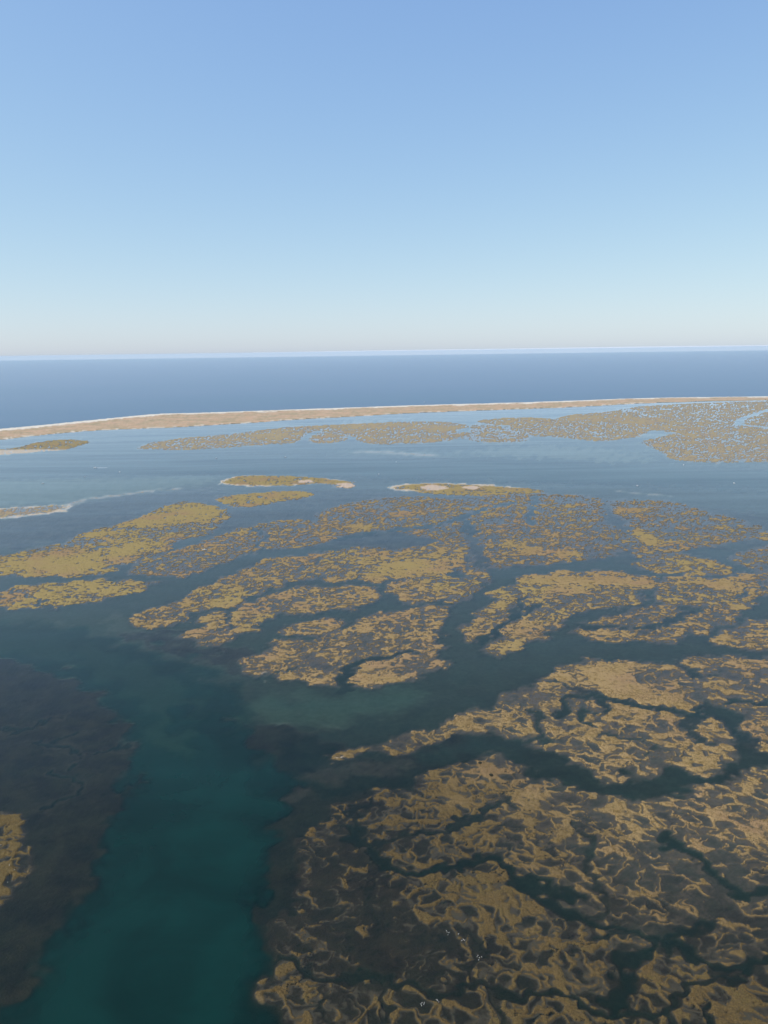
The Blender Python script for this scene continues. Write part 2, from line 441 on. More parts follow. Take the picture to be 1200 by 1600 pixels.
ISLANDS = [
 I('barrier_island', 'island', 'long sandy barrier island with brown dunes between the lagoon and the open sea',
   [(-400, 738), (-100, 696), (0, 687), (50, 681), (100, 676), (146, 672.5), (200, 670), (270, 668), (330, 664), (400, 660), (450, 656), (560, 650), (640, 645.5), (700, 643), (800, 639.5), (900, 636), (1000, 630), (1100, 627), (1200, 625), (1500, 620), (1500, 614), (1200, 619.5), (1100, 620.5), (1000, 622), (900, 626), (800, 629.5), (640, 633.5), (520, 638), (400, 642), (300, 645.5), (260, 646), (230, 648), (160, 655), (80, 663), (0, 670.5), (-100, 681), (-400, 714)],
   .999, 0, kind='dune', soft=6, skirt=.05),
 I('marsh_island', 'salt marsh', 'vast pale far marsh at the right reaching back to the barrier beach',
   [(870, 655), (890, 648), (960, 643), (1010, 633), (1200, 626), (1500, 622), (1500, 722), (1200, 722), (1066, 722), (1045, 712), (1028, 700), (1000, 690), (1040, 682), (1052, 676), (1030, 672), (1008, 672), (1000, 681), (960, 687), (935, 690), (890, 684), (825, 681), (800, 672), (800, 660)],
   .52, .5, [(920, 652, 60, 5, .9), (1000, 658, 60, 6, .8), (1060, 672, 60, 8, .5)], creeks=[([(1050, 676), (1000, 686), (960, 692)], 30), ([(1200, 640), (1140, 662), (1200, 668)], 25)], soft=10),
 I('marsh_island', 'salt marsh', 'wide far marsh with yellow-green crest stretching along behind the lagoon channel',
   [(212, 701), (240, 691), (280, 685), (330, 681), (380, 676), (440, 668), (490, 665), (560, 662), (640, 658), (700, 659), (738, 666), (700, 673), (738, 677), (720, 683), (690, 690), (640, 693), (600, 695), (566, 691), (550, 682), (535, 690), (500, 693), (486, 690), (478, 679), (465, 690), (440, 694), (400, 695), (330, 701), (280, 703), (240, 702)],
   .52, .5, [(570, 665, 60, 5, 1.2), (690, 669, 45, 3.5, 1.3), (420, 680, 40, 8, .8)], creeks=[([(478, 694), (476, 682), (500, 674)], 24), ([(556, 692), (545, 682)], 22)], soft=10),
 I('marsh_island', 'salt marsh', 'faint drowned marsh flat filling the water between the two far marshes',
   [(733, 662), (790, 666), (812, 676), (830, 688), (790, 692), (745, 690), (722, 684), (742, 675)], .36, .1, soft=10),
 I('marsh_island', 'salt marsh', 'sparse slanting marsh streaks beside the curving channel right of the solid plateau',
   [(716, 886), (736, 878), (756, 888), (757, 904), (742, 922), (722, 938), (700, 944), (716, 928), (734, 912), (734, 900)], .36, .1),
 I('marsh_island', 'salt marsh', 'narrow yellowish marsh strip just behind the far end of the lagoon inlet',
   [(742, 658), (780, 653), (830, 652), (868, 655), (830, 661), (795, 665), (760, 662)], .66, .4, soft=8),
 I('sand_islet', 'islet', 'low green islet with a bright white sand edge at the far left',
   [(-60, 707), (30, 700), (60, 691), (100, 686), (140, 689.5), (122, 697), (95, 703.5), (50, 706.5), (0, 710.5), (-60, 716)], .72, .5, kind='islet_south', soft=6),
 I('sand_spit', 'sand spit', 'white sand spit with a tan middle jutting in from the left edge',
   [(-80, 800), (0, 795), (60, 791.5), (100, 788), (105, 792), (90, 800), (50, 804), (0, 810), (-80, 818)], .45, 0, kind='spit', soft=4),
 I('sand_islet', 'islet', 'slim sandy islet with white left tip and round pink sand head at right',
   [(346, 754.5), (368, 745), (400, 743.5), (440, 744.5), (480, 747), (515, 749), (540, 753), (549, 756), (547, 762), (535, 762.5), (529, 757), (505, 754), (470, 757), (430, 757.5), (400, 759), (370, 757)], .85, .8, kind='islet_left', soft=4),
 I('sand_islet', 'islet', 'long thin islet with a sandy upper rim and two bare pink sand ovals',
   [(606, 762.5), (635, 757.5), (670, 755.5), (720, 756.5), (770, 759), (800, 762), (848, 767), (835, 769.5), (800, 770.5), (760, 774), (700, 773), (650, 767), (630, 765)], .82, .6, kind='islet_ovals', soft=4),
 I('marsh_island', 'salt marsh', 'yellow speckled marsh patch directly below the sandy islet with the pink head',
   [(342, 779), (370, 774), (430, 769), (470, 767.5), (483, 773), (470, 779), (440, 781), (420, 787), (385, 792), (360, 788)], .86, .3),
 I('marsh_island', 'salt marsh', 'large smooth yellow marsh shaped like a hook at the left, crossed by a dark band',
   [(-120, 900), (-120, 880), (0, 872), (33, 864), (77, 852), (95, 857), (120, 841), (143, 829), (190, 819), (230, 806), (267, 787), (300, 784), (333, 792), (356, 803), (337, 821), (320, 836), (275, 842), (255, 862), (215, 874), (182, 884), (164, 896), (110, 901), (60, 900), (0, 894)],
   .50, .2, [(60, 880, 90, 14, 1.9), (210, 855, 45, 13, 1.7), (130, 884, 70, 14, 1.7), (160, 835, 40, 8, .8), (225, 815, 50, 9, 1.3), (300, 800, 50, 14, 2.1), (155, 873, 14, 10, -1.3)]),
 I('marsh_island', 'salt marsh', 'lens-shaped yellow marsh at the left edge right above the green channel',
   [(-120, 935), (0, 927), (27, 917), (83, 912), (143, 908), (180, 907), (238, 910), (217, 922), (180, 932), (133, 942), (60, 949), (0, 947), (-120, 955)],
   .68, .8, [(70, 925, 70, 9, .9), (180, 915, 40, 6, .6)], creeks=[([(20, 922), (60, 935), (66, 948)], 5)]),
 I('marsh_island', 'salt marsh', 'netted grey marsh between the smooth yellow marsh and the diagonal channel',
   [(204, 888), (220, 878), (255, 868), (305, 852), (345, 838), (385, 825), (445, 811), (495, 816), (515, 836), (519, 846), (453, 856.5), (415, 858), (407, 848), (400, 857), (387, 864), (340, 881), (310, 894), (287, 901), (268, 899), (213, 898)],
   .44, 1.0, creeks=[([(406, 862), (404, 850), (415, 838), (400, 826)], 9), ([(205, 884), (270, 872), (330, 862)], 5)]),
 I('marsh_island', 'salt marsh', 'broad sunken marsh of faint streaks below the islet with two pink ovals',
   [(500, 800), (560, 783), (640, 775), (720, 782), (800, 772), (925, 774), (940, 790), (935, 815), (975, 832), (985, 850), (960, 868), (880, 878), (800, 884), (750, 888), (738, 860), (690, 842), (600, 826), (540, 835), (520, 842), (500, 815)],
   .40, .2, [(880, 862, 30, 8, 1.5), (828, 860, 22, 6, 1.6), (748, 862, 10, 6, 1.6), (645, 805, 60, 8, .5), (550, 822, 40, 6, .9), (770, 800, 20, 8, .7), (830, 850, 60, 8, .4)],
   creeks=[([(520, 846), (600, 829), (680, 823), (722, 808), (760, 794), (800, 786)], 14), ([(725, 806), (730, 830), (745, 850), (752, 885)], 16), ([(840, 775), (826, 800), (830, 820)], 12)]),
 I('marsh_island', 'salt marsh', 'long tapering netted marsh with pointed left tip below the diagonal channel',
   [(197, 968), (233, 953), (270, 946), (310, 923), (340, 910), (373, 897), (397, 884), (420, 873), (467, 871), (500, 865), (557, 856), (613, 857), (612, 868), (580, 882), (563, 893), (553, 904), (520, 908), (487, 903), (440, 908), (424, 920), (400, 925), (376, 933), (373, 945), (333, 949), (300, 955), (284, 968), (272, 980), (235, 980)],
   .52, .9, [(350, 940, 30, 6, 1.0), (590, 866, 25, 6, 1.0)], creeks=[([(268, 945), (283, 958), (280, 975)], 3), ([(500, 906), (490, 890), (500, 870)], 4)]),
 I('marsh_island', 'salt marsh', 'bright solid straw-coloured marsh plateau in the middle left of the curving channel',
   [(618, 862), (667, 851), (707, 848), (730, 860), (719, 880), (700, 891), (650, 902), (600, 907), (577, 909), (567, 903), (572, 893), (600, 880), (616, 872)],
   .66, .5, [(660, 885, 45, 11, 1.9), (610, 895, 25, 8, 1.5)]),
 I('marsh_island', 'salt marsh', 'ragged netted marsh with a split left end, second row above the oval islet',
   [(282, 996), (300, 985), (318, 975), (321, 960), (345, 955), (357, 965), (353, 978), (366, 975), (362, 962), (375, 950), (395, 942), (413, 933), (440, 930), (460, 922), (480, 913), (500, 923), (550, 915), (592, 921), (589, 935), (560, 947), (520, 953), (480, 957), (447, 958), (430, 953), (420, 965), (400, 975), (385, 985), (350, 1003), (325, 1008), (305, 1003)],
   .55, 1.0, [(560, 928, 30, 8, .8), (470, 945, 30, 6, .5)], creeks=[([(360, 985), (362, 965), (350, 950)], 5)]),
 I('marsh_island', 'salt marsh', 'straw marsh with wavy lower edge just under the bright solid plateau',
   [(608, 912), (655, 906), (682, 896), (700, 903), (737, 905), (719, 922), (700, 933), (670, 940), (636, 941), (620, 928)],
   .55, .8, [(640, 920, 25, 5, .9)]),
 I('marsh_island', 'salt marsh', 'small oval marsh islet alone in the side creek at centre left',
   [(446, 988), (457, 980), (477, 970), (528, 966), (524, 987), (500, 993), (467, 989)], .55, 1.2),
 I('marsh_island', 'salt marsh', 'rounded central marsh full of curled ridges with pale sandy lower rim',
   [(379, 1040), (385, 1030), (410, 1018), (433, 1006), (453, 1001), (487, 1007), (500, 1000), (533, 990), (553, 977), (590, 961), (643, 952), (690, 947), (695, 954), (683, 970), (678, 990), (681, 1013), (695, 1027), (685, 1041), (667, 1051), (633, 1064), (570, 1075), (540, 1068), (530, 1071), (497, 1068), (443, 1058), (430, 1052), (400, 1056), (385, 1050)],
   .50, 1.2, [(600, 1060, 60, 7, 1.2), (500, 1058, 40, 6, .6), (420, 1030, 35, 12, .7)], creeks=[([(535, 1080), (536, 1056), (548, 1040), (580, 1030), (640, 1020)], 10), ([(395, 1060), (440, 1048), (480, 1042)], 4)]),
 I('marsh_island', 'salt marsh', 'forked marsh with long bare straw top in the bend right of the curving channel',
   [(727, 986), (735, 972), (753, 962), (767, 946), (790, 937), (807, 925), (808, 910), (827, 897), (967, 893), (1007, 901), (1033, 911), (1025, 918), (990, 922), (999, 930), (996, 941), (970, 948), (927, 951), (893, 957), (870, 977), (843, 997), (800, 1014), (761, 1024), (767, 1009), (785, 998), (800, 985), (778, 978), (760, 990), (746, 1004), (732, 996)],
   .50, 1.0, [(905, 906, 85, 8, 2.6), (990, 910, 35, 6, 1.6), (900, 922, 40, 6, 1.2), (800, 1008, 30, 8, .8)], creeks=[([(752, 1005), (775, 984), (800, 966), (826, 955), (836, 946)], 10), ([(800, 965), (815, 945), (825, 935)], 7)]),
 I('marsh_island', 'salt marsh', 'tiny marsh tuft in the channel left of the forked marsh',
   [(770, 935), (778, 925), (791, 917), (789, 929)], .6, 1.0),
 I('marsh_island', 'salt marsh', 'finger-shaped streaked marsh pair lying right of the forked marsh',
   [(912, 976), (935, 968), (980, 957), (1010, 950), (1050, 947), (1060, 960), (1052, 972), (1035, 980), (1048, 984), (1060, 975), (1080, 965), (1100, 955), (1115, 949), (1140, 955), (1157, 962), (1120, 978), (1090, 986), (1062, 999), (1000, 1002), (912, 1001), (907, 986)],
   .50, 1.0, [(985, 990, 20, 6, 1.2)], creeks=[([(905, 979), (960, 980), (1030, 981), (1075, 955)], 9)]),
 I('marsh_island', 'salt marsh', 'streaked marsh with a bare straw triangle at the right, above the finger-shaped pair',
   [(1028, 933), (1045, 905), (1065, 900), (1090, 903), (1140, 907), (1160, 896), (1300, 890), (1300, 925), (1192, 928), (1168, 938), (1164, 952), (1117, 948), (1070, 945), (1033, 944)],
   .46, .8, [(1130, 913, 25, 7, 2.2), (1055, 902, 14, 4, 1.6), (1160, 905, 30, 8, .8)], creeks=[([(1200, 905), (1150, 935)], 6)]),
 I('marsh_island', 'salt marsh', 'thin streaked marsh at the right between two narrow side channels',
   [(995, 888), (1005, 877), (1053, 866), (1100, 872), (1147, 892), (1128, 899), (1067, 896.5), (1040, 893)], .46, .8),
 I('marsh_island', 'salt marsh', 'dim drowned marsh fan at the right below the wide lagoon',
   [(953, 785), (985, 780), (1050, 784), (1100, 799), (1160, 814), (1195, 831), (1150, 846), (1100, 852), (1060, 862), (1005, 873), (990, 866), (993, 840), (990, 825), (972, 805)],
   .36, .2, [(985, 798, 22, 5, 1.6), (1002, 838, 14, 8, 2.2), (1050, 850, 60, 8, .8)]),
 I('marsh_island', 'salt marsh', 'streaky marsh at the right edge below the drowned fan',
   [(1142, 870), (1200, 854), (1300, 846), (1300, 893), (1190, 891), (1160, 882)], .48, .6),
 I('marsh_island', 'salt marsh', 'low marsh sliver at the right edge, topmost below the lagoon',
   [(1174, 836), (1220, 829), (1300, 826), (1300, 846), (1188, 844)], .5, .5),
 I('marsh_island', 'salt marsh', 'blunt streaked marsh at the right edge where the two wide channels part',
   [(1111, 1003), (1130, 989), (1160, 979), (1190, 967), (1300, 962), (1300, 1014), (1180, 1013), (1150, 1011), (1130, 1006)], .50, .9),
 I('marsh_island', 'salt marsh', 'big round marsh with bare straw crown and a dark inner pool, right of centre',
   [(512, 1187), (515, 1176), (533, 1167), (567, 1170), (607, 1159), (650, 1148), (693, 1133), (733, 1115), (767, 1106), (800, 1085), (830, 1075), (857, 1063), (877, 1050), (903, 1037), (933, 1031), (983, 1035), (1017, 1036), (1047, 1040), (1070, 1056), (1079, 1073), (1082, 1090), (1097, 1108), (1112, 1122), (1130, 1130), (1140, 1150), (1150, 1178), (1145, 1185), (1117, 1202), (1067, 1201), (1035, 1188), (1013, 1208), (967, 1218), (933, 1209), (897, 1184), (850, 1166), (830, 1153), (800, 1146), (767, 1139), (750, 1143), (700, 1152), (667, 1162), (633, 1172), (600, 1174), (560, 1183), (530, 1190)],
   .52, .7, [(962, 1068, 34, 34, 2.8), (1030, 1092, 30, 10, 1.6), (1070, 1112, 26, 8, 1.6), (945, 1165, 50, 20, .3), (870, 1100, 25, 12, .8), (900, 1140, 30, 18, .5), (1105, 1138, 30, 12, 1.3), (1095, 1190, 25, 9, 1.2), (820, 1137, 14, 8, 1.2), (960, 1212, 45, 6, .6), (1000, 1185, 30, 12, -.5)],
   creeks=[([(870, 1120), (878, 1104), (912, 1084), (948, 1098), (1000, 1097), (1040, 1108), (1068, 1120), (1100, 1118), (1106, 1096), (1085, 1070)], 9), ([(948, 1098), (920, 1105), (905, 1125), (925, 1135)], 8), ([(1068, 1120), (1085, 1145), (1100, 1160)], 6), ([(835, 1160), (842, 1135), (848, 1120), (820, 1112)], 7), ([(935, 1150), (955, 1150), (1010, 1158), (1030, 1175)], 6), ([(870, 1068), (905, 1075), (940, 1090)], 5)]),
 I('marsh_island', 'salt marsh', 'thin marsh strip at the right edge along the lower bank of the wide channel',
   [(1062, 1034), (1093, 1027), (1153, 1030), (1300, 1027), (1300, 1043), (1153, 1044), (1077, 1046)], .56, .9),
 I('marsh_island', 'salt marsh', 'broken streaky marsh at the right edge beside the big round marsh',
   [(1086, 1068), (1095, 1056), (1130, 1054), (1160, 1049), (1300, 1047), (1300, 1182), (1200, 1176), (1180, 1166), (1168, 1140), (1160, 1115), (1128, 1105), (1100, 1085)],
   .45, .7, [(1120, 1070, 25, 10, 1.0), (1160, 1085, 25, 6, 1.0), (1185, 1165, 20, 10, .8)], creeks=[([(1300, 1090), (1180, 1095), (1140, 1098)], 8), ([(1170, 1180), (1168, 1140)], 6)]),
 # the wide marsh field at the lower right, cut in four by its creeks
 I('marsh_field', 'salt marsh', 'wide ridged marsh field across the lower right, above the long dark creek', R_POLY, .47, .4,
   [(720, 1225, 45, 22, .5), (790, 1215, 20, 12, .6), (755, 1210, 18, 26, 1.1), (700, 1250, 60, 30, .1), (620, 1275, 45, 25, -.2), (900, 1300, 60, 26, .1), (960, 1280, 40, 20, .1), (1120, 1380, 110, 60, -.6), (1060, 1340, 80, 50, -.2), (1180, 1440, 50, 40, -.3), (770, 1400, 60, 35, .5), (740, 1440, 30, 30, .5), (860, 1480, 80, 40, .3), (1100, 1540, 80, 40, .2), (860, 1590, 200, 30, .15), (560, 1430, 110, 90, -1.6), (500, 1330, 60, 60, -1.5), (600, 1500, 110, 50, -1.2), (560, 1570, 90, 26, -.2)],
   own=[(545, 1262)] + R_POLY[1:19] + [(1450, 1498), (1260, 1498)] + C1[::-1] + [(500, 1285)],
   creeks=[(C1, 7.5), (C2, 5.0), (C3, 7), ([(590, 1372), (575, 1405), (590, 1432)], 3),
           ([(510, 1546), (513, 1570), (520, 1600)], 2.5), ([(590, 1553), (597, 1595), (600, 1640)], 3.2),
           ([(545, 1292), (577, 1324), (627, 1307), (667, 1298), (733, 1285), (783, 1252), (800, 1262)], 5), ([(543, 1293), (557, 1268), (582, 1257)], 5),
           ([(900, 1288), (930, 1312), (925, 1350), (945, 1385), (940, 1408), (922, 1427)], 4.5), ([(1033, 1300), (1047, 1322), (1095, 1345), (1130, 1380), (1180, 1394), (1260, 1400)], 9),
           ([(700, 1470), (706, 1500), (712, 1530), (715, 1546)], 2.0), ([(600, 1440), (640, 1460), (700, 1480)], 2.0),
           ([(987, 1455), (940, 1478), (920, 1476)], 5), ([(1033, 1478), (1070, 1455), (1100, 1440)], 7), ([(730, 1548), (725, 1500), (745, 1470)], 3), ([(1033, 1587), (1040, 1555), (1100, 1540), (1130, 1530)], 5),
           ([(470, 1448), (520, 1450), (580, 1447)], 2.0), ([(760, 1560), (762, 1600)], 3)], paleness=1.0),
 I('mud_island', 'islet', 'small olive marsh clump at the left edge beside the dark mud flat',
   [(-200, 1270), (0, 1276), (15, 1290), (30, 1310), (34, 1340), (28, 1370), (12, 1396), (0, 1412), (-200, 1450)], .80, .6, [(0, 1350, 30, 40, .8)], paleness=.18, skirt=.04),
]
R_SPLITS = [
 ('marsh_field', 'brown ridged marsh field at the bottom, below the long dark creek and left of its branch',
  C1 + [C1[11]] + C3 + [(950, 1580)] + C2[::-1][2:] + [(428, 1500), (450, 1460), (470, 1400), (470, 1320), (500, 1285)]),
 ('marsh_field', 'ridged brown marsh corner at the bottom right, right of the creek branch',
  C1[11:] + [(1450, 1498), (1700, 1590), (1100, 1592)] + C3[::-1]),
 ('marsh_field', 'dark brown marsh strip along the bottom edge under the winding creek',
  C2 + [(1700, 1590), (1700, 1760), (380, 1760), (400, 1560)]),
]

E = B.copy()
veg = np.zeros(gx.shape)
tone = np.full(gx.shape, -2.5)
own = np.full(gx.shape, -1, np.int32)
pan = np.zeros(gx.shape)            # bare sand inside islets
dune = np.zeros(gx.shape, bool)

def ell(ix, pch):
    """soft ellipse given in photograph pixels, laid on the ground"""
    u, v, ru, rv = pch[:4]
    c = np.array(ground(u, v)); a = np.array(ground(u + ru, v)) - c
    f = np.array(ground(u, v - rv)); nr = np.array(ground(u, v + rv))
    ax = np.linalg.norm(a); ay = .5 * np.linalg.norm(f - nr)
    return np.exp(-(((wx[ix] - c[0]) / ax) ** 2 + ((wy[ix] - c[1]) / ay) ** 2) ** 1.5)

for k, isl in enumerate(ISLANDS):
    p = chaikin(world(isl['pts']), isl['n'])
    isl['wpoly'] = p
    ix = near_box(p, 70)
    if len(ix) == 0:
        continue
    s = signed(wx[ix], wy[ix], p) + 4.5 * np.clip(gy[ix] / 850, .5, 2.2)
    far = np.clip(gy[ix] / 900, .7, 3.0)
    cov = isl['cover'] * (.88 if isl['kind'] == 'marsh' and gy[ix].mean() < 1500 else 1)
    q = .62 * math.log(cov / (1 - cov)) + .18 * low[ix] + .27 * patchy[ix]
    q = q + .55 * isl['rim'] * np.exp(-((s - 8) / (6 * far)) ** 2) - 1.1 * np.exp(-np.maximum(s, -6) / (3.0 * far))
    for pch in isl['patches']:
        q = q + pch[4] * ell(ix, pch)
    kind = isl['kind']
    t = ridge[ix] + q
    if kind == 'dune':
        h = .5 + 2.2 * smooth(0, 60, s) + .5 * mid[ix] * smooth(10, 80, s) + .3 * ridge[ix] * smooth(10, 80, s)
        vg = np.ones(len(ix))
    else:
        t = t - 3.0 * smooth(.075, .02, crease[ix]) * smooth(.1, .8, low[ix] + mid[ix] + .5)
        h = np.where(t > 0, .05 + .50 * smooth(0, .5, t) + .22 * smooth(.4, 1.5, t), .05 - .10 * smooth(0, -.55, t) - .16 * smooth(-.5, -1.8, t))
        vg = smooth(.05, .25, t) * smooth(-.5, 2.0, s)
        h = h + vg * (.10 * fine[ix] + .05 * ridge[ix])
    soft = isl['soft']
    wgt = smooth(-soft, soft, s)
    skirt = np.maximum(B[ix], -.10 - isl['skirt'] * np.maximum(-s, 0) - .008 * np.maximum(-s, 0) ** 1.5)
    e = skirt * (1 - wgt) + h * wgt
    E[ix] = np.where(s > -60, np.maximum(E[ix], e) if False else np.where(s > -soft, np.maximum(e, np.minimum(E[ix], e + 1e9)) * 1.0, np.maximum(E[ix], skirt)), E[ix])
    ins = s > -soft
    veg[ix] = np.maximum(veg[ix], vg * wgt)
    tone[ix] = np.maximum(tone[ix], np.where(ins, t, -3) if kind != 'dune' else np.where(ins, 1, -3))
    dark[ix] = dark[ix] * (1 - smooth(-14, 2, s) * .5)
    sand[ix] = sand[ix] * (1 - smooth(-10, 0, s))
    if kind == 'marsh' and min(v for u, v in isl['pts']) < 700:      # silty pale ground of the far marshes
        sand[ix] = np.maximum(sand[ix], .26 * smooth(-10, 10, s))
    lit_pale[ix] = np.where(ins, isl['lit_pale'], lit_pale[ix])
    vmean = np.mean([v for u, v in isl['pts']]); umean = np.mean([u for u, v in isl['pts']])
    olive[ix] = np.where(ins, .95 if vmean < 800 else (.9 if umean < 240 else (.45 if vmean < 960 else .1)), olive[ix])
    # beaches and bare sand
    if kind == 'dune':
        sea = chaikin(world(isl['pts'][20:]), 1, False)
        dm = np.full(len(ix), 1e12)
        for a, b in zip(sea[:-1], sea[1:]):
            dm = np.minimum(dm, seg_dist(wx[ix], wy[ix], a, b)[0])
        dm = np.sqrt(dm)
        inn = chaikin(world(isl['pts'][:17]), 1, False)
        di = np.full(len(ix), 1e12)
        for a, b in zip(inn[:-1], inn[1:]):
            di = np.minimum(di, seg_dist(wx[ix], wy[ix], a, b)[0])
        di = np.sqrt(di)
        width = 115 + 25 * low[ix]
        bs = (1 - smooth(width * .8, width, dm)) + .8 * (1 - smooth(10, 26, di)) * smooth(-.2, .6, mid[ix] + .5 * low[ix])
        sand[ix] = np.where(ins, np.clip(bs, 0, 1), sand[ix])
        dune[ix] |= s > -soft
    elif kind == 'islet_south':
        bs = ell(ix, (35, 706, 75, 3.2)) * 1.6 + ell(ix, (-40, 711, 60, 4)) * 1.6
        sand[ix] = np.where(ins, np.clip(bs * 1.3 - .3, 0, 1), sand[ix])
    elif kind == 'spit':
        edge = (1 - smooth(10, 17, s))
        sand[ix] = np.where(ins, np.clip(edge + .25, 0, 1), sand[ix])
    elif kind == 'islet_left':
        bs = (1 - smooth(5, 9, s)) * np.clip(ell(ix, (375, 752, 50, 10)) * 2 + ell(ix, (445, 759, 60, 3)) * 1.2 * smooth(0, .8, mid[ix]) + ell(ix, (518, 751, 22, 4)) * 1.5, 0, 1)
        bare = np.clip(1.6 * ell(ix, (541, 758.5, 11, 4)) + 1.3 * ell(ix, (479, 752, 11, 2.2)), 0, 1)
        pan[ix] = np.maximum(pan[ix], np.where(ins, smooth(.4, .7, bare), 0))
        sand[ix] = np.where(ins, np.clip(bs, 0, 1), sand[ix])
    elif kind == 'islet_ovals':
        up = smooth(-6, 6, wy[ix] - np.array([ground(700, 764)])[0][1])
        bs = (1 - smooth(9, 14, s)) * np.clip(up + 2 * ell(ix, (625, 762, 30, 6)), 0, 1)
        bare = np.clip(1.6 * ell(ix, (677, 762.3, 19, 4.2)) + 1.4 * ell(ix, (738, 762, 14, 2.4)), 0, 1)
        pan[ix] = np.maximum(pan[ix], np.where(ins, smooth(.4, .7, bare), 0))
        sand[ix] = np.where(ins, np.clip(bs, 0, 1), sand[ix])
    op = p if isl['own'] is None else chaikin(world(isl['own']), 0)
    so_ = s if isl['own'] is None else np.minimum(signed(wx[ix], wy[ix], op), s + soft)
    own[ix] = np.where((so_ > (-soft if isl['own'] is None else 0)), k, own[ix])
    if isl['own'] is not None:
        field_ix, field_s = ix, s
    # creeks cut into the island
    for pts, wid in isl['creeks']:
        wid = wid * .5
        c = chaikin(world(pts), 2, False)
        jx = near_box(c, wid * 3 + 12)
        if len(jx) == 0:
            continue
        dm = np.full(len(jx), 1e12)
        for a, b in zip(c[:-1], c[1:]):
            dm = np.minimum(dm, seg_dist(wx[jx], wy[jx], a, b)[0])
        r = np.sqrt(dm) / (wid * (1 + .12 * mid[jx]))
        cut = np.where(r < 1.1, -1.5 * (min(wid, 10) / 8) * (1 - (r / 1.1) ** 4) - .10, 9.0)
        cut = np.where((r >= 1.1) & (r < 1.6), -.10 + .6 * (r - 1.1), cut)
        E[jx] = np.minimum(E[jx], cut)
        veg[jx] *= smooth(1.05, 1.5, r)
        tone[jx] = np.minimum(tone[jx], -1.6 + 2.6 * smooth(.95, 1.6, r) + 3 * smooth(1.5, 2.1, r))
        sand[jx] *= smooth(.8, 1.3, r)

NSPL = len(ISLANDS)
for j, (nm, lab, pts) in enumerate(R_SPLITS):
    p = world(pts)
    s = np.minimum(signed(wx[field_ix], wy[field_ix], p), field_s + 3.5)
    own[field_ix] = np.where((s > 0) & (own[field_ix] < 0), NSPL + j, own[field_ix])

# vignette falloff put into near plant and mud colour; left mud flat's own dark tone
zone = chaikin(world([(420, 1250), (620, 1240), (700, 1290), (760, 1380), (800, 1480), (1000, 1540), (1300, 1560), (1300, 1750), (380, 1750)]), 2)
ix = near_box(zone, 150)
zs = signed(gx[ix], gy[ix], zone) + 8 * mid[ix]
lit_pale[ix] *= 1 - .94 * smooth(-160, 25, zs)
zone = chaikin(world([(-400, 1010), (0, 1022), (160, 1093), (213, 1190), (150, 1368), (27, 1556), (-20, 1600), (-400, 1700)]), 2)
ix = near_box(zone, 40)
zs = signed(gx[ix], gy[ix], zone) + 5 * mid[ix]
lit_pale[ix] = np.where(own[ix] >= 0, lit_pale[ix], lit_pale[ix] * (1 - .9 * smooth(-14, 8, zs)))
E += np.where(E < -.05, .035 * mid + .03 * ridge, 0)
E += np.where((E > -.6) & (E < -.05), .05 * fine, 0)

# narrow spill marks on the left mud flat
for pts, wid in [([(0, 1145), (45, 1137), (85, 1124), (100, 1117)], 2.5), ([(60, 1158), (90, 1165), (120, 1150), (135, 1140)], 3), ([(85, 1165), (105, 1180), (130, 1186)], 2.5), ([(150, 1180), (190, 1163)], 2), ([(85, 1260), (110, 1240), (115, 1215), (90, 1200)], 2.2), ([(330, 1022), (350, 1014)], 1.5)]:
    c = chaikin(world(pts), 2, False)
    jx = near_box(c, 20)
    dm = np.full(len(jx), 1e12)
    for a, b in zip(c[:-1], c[1:]):
        dm = np.minimum(dm, seg_dist(wx[jx], wy[jx], a, b)[0])
    r = np.sqrt(dm) / wid
    E[jx] = np.minimum(E[jx], np.where(r < 1, -.7 * (1 - r * r) - .35, 9))
    k = np.exp(-((r - 2.0) / .9) ** 2) * .45
    dark[jx] *= 1 - k
    sand[jx] += k * .05
    E[jx] += k * .12

# awash sand bar and shell banks
for pts, wid, top, sdv in [([(106, 790), (120, 783), (165, 776), (215, 769.5), (280, 763.5)], 8, .03, .5), ([(572, 706), (600, 706), (640, 709), (672, 711.5)], 20, .0, .6), ([(414, 1068), (422, 1066.5)], 1.1, .1, .45), ([(412, 1052), (420, 1050)], 1.2, .15, .4), ([(520, 1184), (530, 1183)], 1.0, .1, .5),
                           ([(974, 768), (1000, 771), (1040, 774)], 9, -.1, .5), ([(100, 1058), (112, 1059)], 1.0, -.15, .2)]:
    c = chaikin(world(pts), 2, False)
    jx = near_box(c, wid * 6)
    dm = np.full(len(jx), 1e12)
    for a, b in zip(c[:-1], c[1:]):
        dm = np.minimum(dm, seg_dist(wx[jx], wy[jx], a, b)[0])
    r = np.sqrt(dm) / (wid * (1 + .35 * mid[jx]).clip(.4, 2))
    g = np.exp(-r ** 2)
    E[jx] = np.maximum(E[jx], top + .05 * fine[jx] - .55 * (1 - g) - .22 * np.maximum(r - 1, 0))
    sand[jx] = np.maximum(sand[jx], sdv * smooth(2.2, .9, r))
    dark[jx] *= smooth(.8, 2.4, r)

crackle = smooth(.07, .015, crease) * smooth(.75, .3, lit_pale) * (tone < -.3)     # hairline rills in the low brown mud
E -= .22 * crackle
dark = np.clip(dark + .18 * mid * (E < -.1) + .5 * crackle, 0, 1)
GZ = E

